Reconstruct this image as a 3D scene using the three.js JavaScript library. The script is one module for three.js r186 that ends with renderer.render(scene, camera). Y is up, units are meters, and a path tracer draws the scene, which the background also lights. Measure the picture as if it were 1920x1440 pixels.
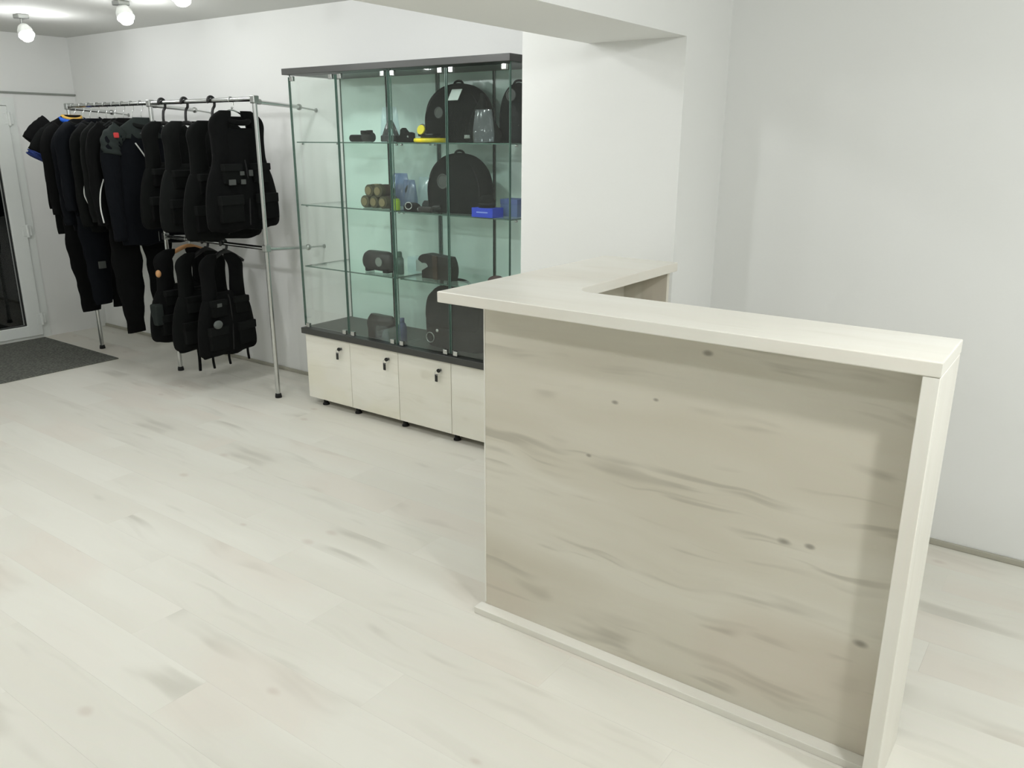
import * as THREE from 'three';
import { RoundedBoxGeometry } from 'three/addons/geometries/RoundedBoxGeometry.js';
import { mergeGeometries } from 'three/addons/utils/BufferGeometryUtils.js';

// ------------------------------------------------------------------ camera, renderer, exposure
const scene = new THREE.Scene();
scene.background = new THREE.Color(0x020303);           // night outside the glazed door
const camera = new THREE.PerspectiveCamera(50.408, 4 / 3, 0.05, 60);
camera.position.set(0, 1.6, 0);
camera.rotation.order = 'YXZ';
camera.rotation.set(THREE.MathUtils.degToRad(-16.658), THREE.MathUtils.degToRad(35.873), THREE.MathUtils.degToRad(0.246));
const renderer = new THREE.WebGLRenderer({ antialias: true });
renderer.toneMapping = THREE.LinearToneMapping;
renderer.toneMappingExposure = 1.08;
renderer.shadowMap.enabled = true;

// lamps: bulb position, aim, candela
const LAMP_COLOUR = new THREE.Color().setRGB(0.985, 1.0, 1.015);
const LAMPS = [
  { at: [-6.0, 2.262, -2.82], dir: [0.75, -1, 0.1], cd: 1.15, label: 'lit ceiling spotlight above the doormat by the door' },
  { at: [-4.93, 2.298, -2.9], dir: [0.6, -1, 0.1], cd: 0.8, label: 'lit ceiling spotlight above the long clothes rack' },
  { at: [-3.9, 2.28, -2.6], dir: [0.3, -1, 0], cd: 1.05, label: 'lit ceiling spotlight in front of the glass cabinet near the rack' },
  { at: [-2.85, 2.28, -2.6], dir: [0.2, -1, 0], cd: 1.6, label: 'lit ceiling spotlight in front of the glass cabinet near the beam' },
  { at: [-5.2, 2.28, -0.6], dir: [0.2, -1, -0.2], cd: 2.2, label: 'lit ceiling spotlight over the open floor near the door wall' },
  { at: [-3.8, 2.28, -0.6], dir: [0.1, -1, -0.2], cd: 2.3, label: 'lit ceiling spotlight over the middle of the open floor' },
  { at: [-2.4, 2.28, -0.6], dir: [0.1, -1, -0.2], cd: 2.7, label: 'lit ceiling spotlight over the open floor near the beam' },
  { at: [0.3, 2.28, -1.2], dir: [0, -1, -0.1], cd: 4.3, label: 'lit ceiling spotlight in front of the free end of the counter' },
  { at: [1.05, 2.28, -1.7], dir: [0, -1, -0.1], cd: 4.2, label: 'lit ceiling spotlight past the free end of the counter by the end wall' },
];

// ------------------------------------------------------------------ helpers
function rng(seed) { let a = seed >>> 0; return () => { a |= 0; a = a + 0x6D2B79F5 | 0; let t = Math.imul(a ^ a >>> 15, 1 | a); t = t + Math.imul(t ^ t >>> 7, 61 | t) ^ t; return ((t ^ t >>> 14) >>> 0) / 4294967296; }; }
const PERM = (() => { const r = rng(7), p = [...Array(256).keys()]; for (let i = 255; i > 0; i--) { const j = Math.floor(r() * (i + 1)); [p[i], p[j]] = [p[j], p[i]]; } return p; })();
function vnoise(x, y, px = 256, py = 256) {               // tiling value noise
  const xi = Math.floor(x), yi = Math.floor(y), fx = x - xi, fy = y - yi;
  const s = t => t * t * (3 - 2 * t), m = (a, n) => ((a % n) + n) % n;
  const h = (i, j) => PERM[(PERM[m(i, px) & 255] + m(j, py)) & 255] / 255;
  const a = h(xi, yi), b = h(xi + 1, yi), c = h(xi, yi + 1), d = h(xi + 1, yi + 1), u = s(fx), v = s(fy);
  return a + (b - a) * u + (c - a) * v + (a - b - c + d) * u * v;
}
function fbm(x, y, px, py, o = 4) { let s = 0, a = 0.5, t = 0; for (let i = 0; i < o; i++) { s += a * vnoise(x, y, px, py); t += a; a *= 0.5; x *= 2; y *= 2; px *= 2; py *= 2; } return s / t; }
const clamp = (x, a = 0, b = 1) => Math.min(b, Math.max(a, x));
const sstep = (a, b, x) => { const t = clamp((x - a) / (b - a)); return t * t * (3 - 2 * t); };
function dataTex(n, m, fn, srgb = true) {
  const d = new Uint8Array(n * m * 4);
  for (let j = 0; j < m; j++) for (let i = 0; i < n; i++) { const c = fn(i / n, j / m); const k = (j * n + i) * 4; d[k] = clamp(c[0], 0, 255); d[k + 1] = clamp(c[1], 0, 255); d[k + 2] = clamp(c[2], 0, 255); d[k + 3] = 255; }
  const t = new THREE.DataTexture(d, n, m); t.wrapS = t.wrapT = THREE.RepeatWrapping; t.magFilter = THREE.LinearFilter; t.minFilter = THREE.LinearMipmapLinearFilter; t.generateMipmaps = true;
  if (srgb) t.colorSpace = THREE.SRGBColorSpace; t.needsUpdate = true; return t;
}
const mixc = (a, b, t) => [a[0] + (b[0] - a[0]) * t, a[1] + (b[1] - a[1]) * t, a[2] + (b[2] - a[2]) * t];

// whitewashed oak decor, grain along u
function oakTex(n, m, o) {
  const r = rng(o.seed), knots = [];
  for (let i = 0; i < o.knots; i++) knots.push([r(), r(), 0.35 + r() * 0.65, r() * 6.28]);
  const A = 23 * o.seed;
  return dataTex(n, m, (u, v) => {
    const warp = (fbm(u * 4 + A, v * 6, 4, 6, 3) - 0.5) * 0.06;
    let vv = v + warp;
    const broad = fbm(u * 2 + A, vv * 9 + 3, 2, 9, 3);
    const fine = fbm(u * 5 + A, vv * 70, 5, 70, 3);
    const streak = fbm(u * 3 + 11 + A, vv * 24 + 5, 3, 24, 3);
    let c = mixc(o.light, o.mid, clamp((broad - 0.3) * 1.9));
    c = mixc(c, o.mid, clamp((fine - 0.45) * 0.9) * 0.6);
    c = mixc(c, o.dark, sstep(0.56, 0.8, streak) * o.streak * sstep(0.35, 0.62, fbm(u * 7 + A, v * 9, 7, 9, 2)));
    const hair = fbm(u * 3.0 + 61 + A, vv * 55 + 17, 3, 55, 3);
    c = mixc(c, o.dark, sstep(0.6, 0.8, hair) * o.hair * sstep(0.42, 0.68, fbm(u * 5 + 33 + A, v * 14 + 2, 5, 14, 2)));
    c = mixc(c, o.warm, sstep(0.58, 0.75, fbm(u * 3 + 40 + A, v * 5 + 9, 3, 5, 2)) * 0.35);
    for (const k of knots) {
      let dx = Math.abs(u - k[0]); dx = Math.min(dx, 1 - dx); let dy = Math.abs(v - k[1]); dy = Math.min(dy, 1 - dy);
      const d = Math.hypot(dx / (0.016 * o.ks * k[2]), dy / (0.009 * o.ks * k[2])) + (vnoise(u * 60, v * 60, 60, 60) - 0.5) * 0.6;
      if (d < 3) c = mixc(c, o.knot, (1 - sstep(0.4, 2.6, d)) * o.ka);
    }
    return c;
  });
}
const T_PANEL = oakTex(1024, 1024, { seed: 3, knots: 8, ks: 0.5, ka: 0.6, light: [217, 213, 199], mid: [203, 197, 180], dark: [150, 145, 130], warm: [206, 194, 178], knot: [118, 112, 100], streak: 0.6, hair: 0.42 });
const T_TOP = oakTex(512, 512, { seed: 9, knots: 0, ks: 1, ka: 0, light: [232, 230, 221], mid: [224, 221, 210], dark: [208, 204, 190], warm: [226, 220, 208], knot: [180, 170, 150], streak: 0.4, hair: 0.1 });
const T_FLOOR = oakTex(1024, 1024, { seed: 5, knots: 5, ks: 0.7, ka: 0.35, light: [226, 224, 214], mid: [219, 216, 205], dark: [190, 187, 175], warm: [219, 209, 197], knot: [190, 176, 164], streak: 0.68, hair: 0.12 });
const T_DOOR = oakTex(512, 512, { seed: 13, knots: 2, ks: 0.5, ka: 0.5, light: [234, 232, 221], mid: [227, 224, 210], dark: [206, 202, 184], warm: [228, 224, 202], knot: [190, 182, 160], streak: 0.45, hair: 0.2 });
const T_FINE = dataTex(256, 256, (u, v) => { const g = 110 + 70 * fbm(u * 40, v * 40, 40, 40, 3) + 40 * vnoise(u * 120, v * 120, 120, 120); return [g, g, g]; }, false);
const T_WEAVE = dataTex(256, 256, (u, v) => { const w = (Math.sin(u * 256 * 0.785) * Math.sin(v * 256 * 0.785)) * 40; const g = 128 + w + 50 * (fbm(u * 16, v * 16, 16, 16, 3) - 0.5); return [g, g, g]; }, false);
const T_MAT = dataTex(256, 256, (u, v) => { const g = 0.75 + 0.5 * (fbm(u * 60, v * 60, 60, 60, 2) - 0.5) + 0.14 * Math.sin(v * 6.2832 * 32); return [122 * g, 124 * g, 115 * g]; });

function std(color, roughness = 0.8, extra = {}) { return new THREE.MeshStandardMaterial({ color, roughness, ...extra }); }
function phys(color, roughness = 0.8, extra = {}) { return new THREE.MeshPhysicalMaterial({ color, roughness, ...extra }); }
const M = {
  wall: std(0xe8e9e6, 0.92, { bumpMap: T_FINE, bumpScale: 0.0006 }),
  ceiling: std(0xd8d9d4, 0.9),
  panel: std(0xffffff, 0.55, { map: T_PANEL }),
  top: phys(0xffffff, 0.38, { map: T_TOP }),
  door: std(0xffffff, 0.5, { map: T_DOOR }),
  floor: std(0xffffff, 0.5, { map: T_FLOOR }),
  trim: std(0xa9a698, 0.7),
  mat: std(0xffffff, 0.98, { map: T_MAT, bumpMap: T_FINE, bumpScale: 0.002 }),
  pvc: std(0xe4e8e4, 0.45),
  gasket: std(0x2a2c2b, 0.7),
  chrome: std(0xc4c6c4, 0.22, { metalness: 1 }),
  steel: std(0xb3b5b2, 0.34, { metalness: 1 }),
  darkBoard: std(0x393a37, 0.42),
  rubber: std(0x0d0d0d, 0.8),
  glass: phys(0xffffff, 0.02, { transmission: 1, thickness: 0, ior: 1.5 }),
  tintGlass: phys(0xfbfffd, 0.02, { transmission: 1, thickness: 0, ior: 1.5 }),
  glassEdge: phys(0x50695f, 0.15, {}),
  backGlass: phys(0xdcf1e9, 0.12, {}),
  plastic: phys(0xf6fbff, 0.12, { transmission: 0.96, thickness: 0, ior: 1.45 }),
  bluePlastic: phys(0x9fb4d8, 0.15, { transmission: 0.6, thickness: 0, ior: 1.45 }),
  bulb: std(0xffffff, 0.4, { emissive: 0xfffff2, emissiveIntensity: 5 }),
  shade: std(0xd9dbd7, 0.5),
  lampMetal: std(0x9a9c98, 0.35, { metalness: 0.8 }),
  blk: phys(0x080909, 0.92, { specularIntensity: 0.3, bumpMap: T_WEAVE, bumpScale: 0.0008 }),
  blk2: phys(0x0b0d0c, 0.92, { specularIntensity: 0.3, bumpMap: T_WEAVE, bumpScale: 0.0008 }),
  blk3: phys(0x121413, 0.9, { specularIntensity: 0.3, bumpMap: T_WEAVE, bumpScale: 0.0008 }),
  navy: phys(0x090c11, 0.9, { specularIntensity: 0.3, bumpMap: T_WEAVE, bumpScale: 0.0008 }),
  grey: phys(0x262b29, 0.9, { specularIntensity: 0.3, bumpMap: T_WEAVE, bumpScale: 0.0008 }),
  grey2: phys(0x2a302e, 0.9, { specularIntensity: 0.3 }),
  greyLt: std(0x5a5f5c, 0.85),
  patch: std(0x4a4d4a, 0.8),
  white: std(0xd8dad6, 0.6),
  blue: std(0x1253b8, 0.8), blueDk: std(0x1a2f6a, 0.85), red: std(0xc03a3a, 0.8), orange: std(0xc9a24c, 0.8),
  wood: std(0xb98a5a, 0.55), brown: std(0x3a2c22, 0.8),
  hanger: std(0x0b0b0b, 0.35),
  yellow: std(0xd8c714, 0.5), lime: std(0xb4dc1c, 0.4), boxBlue: std(0x1f3fc4, 0.55), boxSlate: std(0x566b96, 0.6),
  olive: std(0x3f3d22, 0.7), oliveLt: std(0x7a6f4d, 0.6), leather: std(0x1d1815, 0.45), gloss: std(0x101312, 0.25),
  label: std(0xb9c2bd, 0.35), badge: std(0x9aa09c, 0.25, { metalness: 0.7 }),
};
const used = new Map();
function numbered(n) { const k = used.get(n) || 0; used.set(n, k + 1); return k ? `${n}_${String(k).padStart(3, '0')}` : n; }
function shadow(o) { o.castShadow = true; o.receiveShadow = true; return o; }
function mesh(name, geo, mat, parent, label) {
  const g = Array.isArray(geo) ? merge(geo) : geo; const m = shadow(new THREE.Mesh(g, mat));
  m.name = parent ? name : numbered(name); (parent || scene).add(m); if (label) m.userData.label = label; return m;
}
function tag(o, label, category, group, kind) { o.userData.label = label; o.userData.category = category; if (group) o.userData.group = group; if (kind) o.userData.kind = kind; return o; }
function thing(name, label, category, pos = [0, 0, 0], group, kind) { const o = new THREE.Group(); o.name = numbered(name); o.position.set(...pos); scene.add(o); return tag(o, label, category, group, kind); }
function merge(list) {
  const l = list.map(g => { let q = g.index ? g.toNonIndexed() : g; for (const k of Object.keys(q.attributes)) if (!['position', 'normal', 'uv'].includes(k)) q.deleteAttribute(k); if (!q.attributes.uv) q.setAttribute('uv', new THREE.BufferAttribute(new Float32Array(q.attributes.position.count * 2), 2)); return q; });
  return mergeGeometries(l, false);
}
// uv in metres / size, grain along the given axis
function metreUV(g, grain = 'x', size = 1, off = [0, 0]) {
  const q = g.index ? g.toNonIndexed() : g, p = q.attributes.position, n = q.attributes.normal, uv = new Float32Array(p.count * 2);
  for (let i = 0; i < p.count; i++) {
    const ax = Math.abs(n.getX(i)), ay = Math.abs(n.getY(i)), az = Math.abs(n.getZ(i)), x = p.getX(i), y = p.getY(i), z = p.getZ(i); let a, b;
    if (ay >= ax && ay >= az) [a, b] = grain === 'z' ? [z, x] : [x, z]; else if (az >= ax) [a, b] = grain === 'y' ? [y, x] : [x, y]; else[a, b] = grain === 'y' ? [y, z] : [z, y];
    uv[2 * i] = a / size + off[0]; uv[2 * i + 1] = b / size + off[1];
  }
  q.setAttribute('uv', new THREE.BufferAttribute(uv, 2)); return q;
}
const box = (x0, x1, y0, y1, z0, z1) => new THREE.BoxGeometry(x1 - x0, y1 - y0, z1 - z0).translate((x0 + x1) / 2, (y0 + y1) / 2, (z0 + z1) / 2);
const rbox = (x0, x1, y0, y1, z0, z1, r = 0.002, s = 2) => new RoundedBoxGeometry(x1 - x0, y1 - y0, z1 - z0, s, r).translate((x0 + x1) / 2, (y0 + y1) / 2, (z0 + z1) / 2);
function bar(a, b, r, n = 14) { const A = new THREE.Vector3(...a), B = new THREE.Vector3(...b), d = B.clone().sub(A); const g = new THREE.CylinderGeometry(r, r, d.length(), n); g.applyQuaternion(new THREE.Quaternion().setFromUnitVectors(new THREE.Vector3(0, 1, 0), d.normalize())); return g.translate((A.x + B.x) / 2, (A.y + B.y) / 2, (A.z + B.z) / 2); }
function tube(pts, r, seg = 40, n = 8, closed = false) { return new THREE.TubeGeometry(new THREE.CatmullRomCurve3(pts.map(p => new THREE.Vector3(...p)), closed), seg, r, n, closed); }
function lathe(pts, n = 24) { return new THREE.LatheGeometry(pts.map(p => new THREE.Vector2(...p)), n); }

// soft body: rows [y, centre z, half width, half thickness, x offset]; faces +x, width along z; closed top and bottom
function loft(rows, o = {}) {
  const nr = o.nr || 28, nc = o.nc || 40, fold = o.fold ?? 0.006, folds = o.folds ?? 5, ph = o.phase ?? 0, pw = o.pow ?? 0.75;
  const R = rows.map(r => [r[0], r[1], r[2], r[3], r[4] || 0]);
  const cr = (k, t) => { const n = R.length - 1, x = t * n, i = Math.min(n - 1, Math.floor(x)), f = x - i; const p0 = R[Math.max(0, i - 1)][k], p1 = R[i][k], p2 = R[i + 1][k], p3 = R[Math.min(n, i + 2)][k]; return 0.5 * (2 * p1 + (p2 - p0) * f + (2 * p0 - 5 * p1 + 4 * p2 - p3) * f * f + (3 * p1 - p0 - 3 * p2 + p3) * f * f * f); };
  const pos = [], uv = [], idx = [], sp = (v, e) => Math.sign(v) * Math.pow(Math.abs(v), e);
  for (let j = 0; j <= nr; j++) {
    const t = j / nr, y = cr(0, t), c = cr(1, t), w = Math.max(0.001, cr(2, t)), th = Math.max(0.001, cr(3, t)), xo = cr(4, t);
    for (let i = 0; i <= nc; i++) {
      const a = i / nc * Math.PI * 2, ca = Math.cos(a), sa = Math.sin(a), z = c + w * sp(ca, 0.9);
      const f = fold * (Math.sin(z * folds * 9 + ph + y * 3 + 1.7 * Math.sin(y * 9 + ph)) * 0.6 + Math.sin(y * 22 + z * 14 + ph * 2) * 0.4) * Math.abs(sa);
      pos.push(xo + th * sp(sa, pw) + f, y + (j === 0 ? fold * 0.8 * Math.sin(z * 25 + ph) : 0), z); uv.push(z * 4, y * 4);
    }
  }
  const W = nc + 1;
  for (let j = 0; j < nr; j++) for (let i = 0; i < nc; i++) { const a = j * W + i, b = a + 1, c = a + W, d = c + 1; idx.push(a, c, b, b, c, d); }
  for (const [j, flip] of [[0, false], [nr, true]]) { const k = pos.length / 3; let sx = 0, sy = 0, sz = 0; for (let i = 0; i < nc; i++) { const q = (j * W + i) * 3; sx += pos[q]; sy += pos[q + 1]; sz += pos[q + 2]; } pos.push(sx / nc, sy / nc, sz / nc); uv.push(0, 0); for (let i = 0; i < nc; i++) { const a = j * W + i; flip ? idx.push(k, a + 1, a) : idx.push(k, a, a + 1); } }
  const g = new THREE.BufferGeometry(); g.setAttribute('position', new THREE.Float32BufferAttribute(pos, 3)); g.setAttribute('uv', new THREE.Float32BufferAttribute(uv, 2)); g.setIndex(idx); g.computeVertexNormals(); return g;
}
// limb in the y-z plane: pts [x, y, z, radius, flat]
function limb(pts, o = {}) {
  const cv = new THREE.CatmullRomCurve3(pts.map(p => new THREE.Vector3(p[0], p[1], p[2]))), n = o.nr || 22, m = o.nc || 18, pos = [], uv = [], idx = [], X = new THREE.Vector3(1, 0, 0), ph = o.phase || 0, rk = o.crease ?? 1;
  for (let j = 0; j <= n; j++) {
    const t = j / n, P = cv.getPoint(t), T = cv.getTangent(t), N = new THREE.Vector3().crossVectors(X, T).normalize(), B = new THREE.Vector3().crossVectors(T, N).normalize();
    const x = t * (pts.length - 1), i0 = Math.min(pts.length - 2, Math.floor(x)), f = x - i0, r = pts[i0][3] + (pts[i0 + 1][3] - pts[i0][3]) * f, fl = pts[i0][4] + (pts[i0 + 1][4] - pts[i0][4]) * f;
    for (let i = 0; i <= m; i++) { const a = i / m * Math.PI * 2, w = 1 + rk * (0.07 * Math.sin(a * 4 + ph + t * 9) + 0.05 * Math.sin(t * 30 + a * 2 + ph)); const q = P.clone().addScaledVector(N, Math.cos(a) * r * w).addScaledVector(B, Math.sin(a) * r * fl * w); pos.push(q.x, q.y, q.z); uv.push(a / 6, t); }
  }
  const W = m + 1; for (let j = 0; j < n; j++) for (let i = 0; i < m; i++) { const a = j * W + i, b = a + 1, c = a + W, d = c + 1; idx.push(a, b, c, b, d, c); }
  for (const [j, fl] of [[0, 1], [n, 0]]) { const k = pos.length / 3, P = cv.getPoint(j / n); pos.push(P.x, P.y, P.z); uv.push(0, 0); for (let i = 0; i < m; i++) { const a = j * W + i; fl ? idx.push(k, a + 1, a) : idx.push(k, a, a + 1); } }
  const g = new THREE.BufferGeometry(); g.setAttribute('position', new THREE.Float32BufferAttribute(pos, 3)); g.setAttribute('uv', new THREE.Float32BufferAttribute(uv, 2)); g.setIndex(idx); g.computeVertexNormals(); return g;
}

// ------------------------------------------------------------------ the room
const XL = -7.1, XR = 2.0, ZB = -3.65, ZF = 1.9, HC = 2.376, TH = 0.15;
const ZR = -3.509, BX0 = -2.182, BX1 = -1.421, BZ = -3.083, BEAMX = -1.853, BEAMY = 1.978;
{
  // floor: laminate planks running along the shop
  const fl = thing('floor', 'whitewashed oak laminate floor of long pale planks', 'floor', [0, 0, 0], null, 'structure');
  mesh('subfloor', box(XL - TH, XR + TH, -0.16, -0.009, ZB - TH, ZF + TH), std(0x8a8478, 0.9), fl);
  const r = rng(21), PW = 0.193, PL = 1.285, gap = 0.00012;
  let row = 0;
  for (let z = ZF; z > ZB + 0.001; z -= PW, row++) {
    const z1 = z, z0 = Math.max(ZB, z - PW);
    let x = XL - (row % 3) * PL / 3 - r() * 0.12;
    for (; x < XR; x += PL) {
      const a = Math.max(XL, x), b = Math.min(XR, x + PL); if (b - a < 0.02) continue;
      const g = metreUV(box(a + gap, b - gap, -0.009, 0, z0 + gap, z1 - gap), 'x', 1.9, [r(), r()]);
      mesh('floor_plank', g, M.floor, fl);
    }
  }
}
function wallMesh(name, geos, label, mat = M.wall, cat = 'wall') { const m = mesh(name, (Array.isArray(geos) ? geos : [geos]).map(g => metreUV(g, 'x', 0.5)), mat); return tag(m, label, cat, null, 'structure'); }
wallMesh('ceiling', box(XL - TH, XR + TH, HC, HC + TH, ZB - TH, ZF + TH), 'smooth white painted shop ceiling', M.ceiling, 'ceiling');
wallMesh('wall_back', box(XL - TH, BX1 - 0.3, 0, HC, ZB - TH, ZB), 'white painted wall behind the clothes rack and glass cabinet');
wallMesh('wall_back_right', box(BX1 - 0.3, XR + TH, 0, HC, ZR - TH, ZR), 'plain white wall behind the reception counter');
wallMesh('wall_right', box(XR, XR + TH, 0, HC, ZR, ZF), 'plain white end wall on the counter side');
wallMesh('wall_front', box(XL - TH, XR + TH, 0, HC, ZF, ZF + TH), 'plain white wall across the shop from the clothes rack');
wallMesh('wall_pillar', box(BX0, BX1, 0, HC, ZR - 0.1, BZ), 'white wall pillar projecting between the glass cabinet and the counter');
wallMesh('ceiling_beam', box(BEAMX, BX1, BEAMY, HC, BZ, ZF), 'white boxed ceiling beam running out from the wall pillar', M.wall, 'beam');
const DZ0 = -3.16, DZ1 = -2.1, DH = 1.9;
wallMesh('wall_left', [box(XL - TH, XL, 0, HC, ZB, DZ0), box(XL - TH, XL, 0, HC, DZ1, ZF), box(XL - TH, XL, DH, HC, DZ0, DZ1)], 'white end wall around the glazed entrance door');
// trim over the door, baseboards
tag(mesh('trim_1', rbox(XL, XL + 0.02, 1.93, 1.944, ZB, -1.6, 0.003), std(0x8d918a, 0.7)), 'thin grey ledge strip along the wall above the door', 'trim', null, 'structure');
tag(mesh('baseboard_right', rbox(BX1, XR, 0, 0.024, ZR, ZR + 0.014, 0.004), M.trim), 'low grey skirting strip along the wall behind the counter', 'skirting', null, 'structure');
tag(mesh('baseboard_back', rbox(XL, BX0, 0, 0.024, ZB, ZB + 0.014, 0.004), M.trim), 'low grey skirting strip along the wall behind the rack', 'skirting', null, 'structure');

// glazed entrance door
{
  const d = thing('door_1', 'white plastic entrance door with a tall dark glass pane', 'door', [XL, 0, DZ0], null, 'structure');
  const W = DZ1 - DZ0;
  mesh('door_frame', [box(-0.09, 0.012, 0, DH, 0, 0.06), box(-0.09, 0.012, 0, DH, W - 0.06, W), box(-0.09, 0.012, DH - 0.06, DH, 0.06, W - 0.06), box(-0.09, 0.004, 0, 0.02, 0.06, W - 0.06)], M.pvc, d);
  const a = 0.064, b = W - 0.064;
  const s = mesh('door_leaf', [rbox(-0.05, 0.03, 0.024, DH - 0.064, a, a + 0.115, 0.006), rbox(-0.05, 0.03, 0.024, DH - 0.064, b - 0.115, b, 0.006), rbox(-0.05, 0.03, 0.024, 0.115, a + 0.11, b - 0.11, 0.006), rbox(-0.05, 0.03, DH - 0.165, DH - 0.064, a + 0.11, b - 0.11, 0.006)], M.pvc, d);
  mesh('pane', box(-0.016, -0.010, 0.112, DH - 0.16, a + 0.112, b - 0.112), M.glass, s, 'dark glass pane with night outside');
  mesh('gasket', [box(-0.012, 0.014, 0.112, DH - 0.16, a + 0.112, a + 0.12), box(-0.012, 0.014, 0.112, DH - 0.16, b - 0.12, b - 0.112), box(-0.012, 0.014, 0.112, 0.12, a + 0.12, b - 0.12)], M.gasket, s);
  for (const y of [0.16, 0.88, 1.74]) mesh('hinge', [bar([0.036, y - 0.05, 0.062], [0.036, y + 0.05, 0.062], 0.011), rbox(0.012, 0.034, y - 0.04, y + 0.04, 0.03, 0.1, 0.003)], M.pvc, d);
  mesh('door_handle', [rbox(0.03, 0.04, 0.9, 1.1, b - 0.075, b - 0.045, 0.003), bar([0.04, 1.02, b - 0.06], [0.075, 1.02, b - 0.06], 0.009), bar([0.072, 1.02, b - 0.06], [0.072, 1.02, b - 0.18], 0.009)], M.pvc, d);
}
tag(mesh('doormat', metreUV(rbox(-7.05, -5.908, 0, 0.009, -3.091, -1.5, 0.004), 'x', 0.6), M.mat), 'large dark grey floor mat in front of the entrance door', 'doormat');

// ------------------------------------------------------------------ ceiling spotlights
LAMPS.forEach((L, i) => {
  const [x, y, z] = L.at, o = thing('ceiling_spotlight', L.label, 'spotlight', [x, HC, z], 'lit ceiling spotlights');
  const by = y - HC, ax = new THREE.Vector3(...L.dir).normalize(), q = new THREE.Quaternion().setFromUnitVectors(new THREE.Vector3(0, -1, 0), ax);
  mesh('mount', rbox(-0.07, 0.01, -0.026, 0, -0.035, 0.035, 0.006), M.lampMetal, o);
  mesh('stem', tube([[-0.03, -0.02, 0], [-0.032, by * 0.55, 0], [-0.02, by + 0.045, 0]], 0.009, 16), M.lampMetal, o);
  const cup = lathe([[0.001, 0.062], [0.02, 0.06], [0.034, 0.046], [0.046, 0.018], [0.05, -0.02], [0.048, -0.02], [0.044, 0.016], [0.032, 0.043], [0.019, 0.056], [0.001, 0.058]], 28).applyQuaternion(q).translate(0, by, 0);
  mesh('shade', cup, M.shade, o);
  const bulb = mesh('bulb', lathe([[0.001, 0.022], [0.018, 0.018], [0.026, 0.006], [0.037, -0.016], [0.041, -0.03], [0.035, -0.046], [0.018, -0.056], [0.001, -0.058]], 24).applyQuaternion(q).translate(0, by, 0), M.bulb, o, 'glowing white bulb');
  bulb.castShadow = false;
  const pl = new THREE.PointLight(LAMP_COLOUR, L.cd, 0, 2); pl.name = 'bulb_light'; pl.position.set(0, by, 0).addScaledVector(ax, 0.02); pl.castShadow = true; pl.shadow.radius = 3; pl.shadow.mapSize.set(1024, 1024); o.add(pl);
});

// ------------------------------------------------------------------ reception counter
{
  const c = thing('reception_counter', 'L-shaped reception counter with whitewashed oak front and thick cream top', 'counter', [-1.0, 0, -2.0]);
  const ox = 1.0, oz = 2.0, TY = 1.148, TT = 0.035;
  const x0 = -1.663, x1 = -0.24, zf = -1.9, zb = -2.172, xi = -1.336, ze = -2.94, R = 0.07;
  const s = new THREE.Shape(); // in (x, -z)
  s.moveTo(x0, -zf); s.lineTo(x1, -zf); s.lineTo(x1, -zb); s.lineTo(xi + R, -zb); s.absarc(xi + R, -zb + R, R, -Math.PI / 2, -Math.PI, true); s.lineTo(xi, -ze); s.lineTo(x0, -ze); s.closePath();
  const e = 0.003, tg = new THREE.ExtrudeGeometry(s, { depth: TT - 2 * e, bevelEnabled: true, bevelThickness: e, bevelSize: e, bevelOffset: -e, bevelSegments: 2, curveSegments: 16 });
  tg.rotateX(-Math.PI / 2); tg.translate(0, TY - TT + e, 0);
  mesh('counter_top', metreUV(tg, 'x', 1.2, [0.1, 0.2]).translate(ox, 0, oz), M.top, c, 'thick cream laminate worktop');
  const P = (g, grain = 'x', off = [0.13, 0.05], size = 1.35) => metreUV(g, grain, size, off).translate(ox, 0, oz);
  const PZ = -2.018, top = TY - TT;
  mesh('front_panel', P(rbox(-1.572, -0.276, 0.0, top, PZ - 0.02, PZ, 0.0015)), M.panel, c, 'whitewashed oak panel with grey streaks and small knots');
  mesh('end_panel', P(rbox(-0.276, x1, 0, top, zb + 0.004, zf - 0.002, 0.0025), 'y', [0.4, 0.3], 1.2), M.top, c, 'thick cream end panel');
  mesh('plinth', P(rbox(-1.588, -0.276, 0, 0.024, PZ, -1.974, 0.002), 'x', [0.2, 0.6], 1.2), M.top, c, 'low cream plinth strip');
  mesh('return_panel', P(rbox(-1.572, -1.552, 0, top, ze + 0.021, PZ - 0.02, 0.0015)), M.panel, c);
  mesh('return_end_panel', P(rbox(-1.572, -1.366, 0, top, ze + 0.001, ze + 0.021, 0.0015), 'y'), M.panel, c);
  mesh('inner_edge_strip', P(rbox(-1.572, -1.567, 0.03, top, PZ - 0.018, PZ + 0.002, 0.001), 'y'), M.top, c);
}

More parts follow.
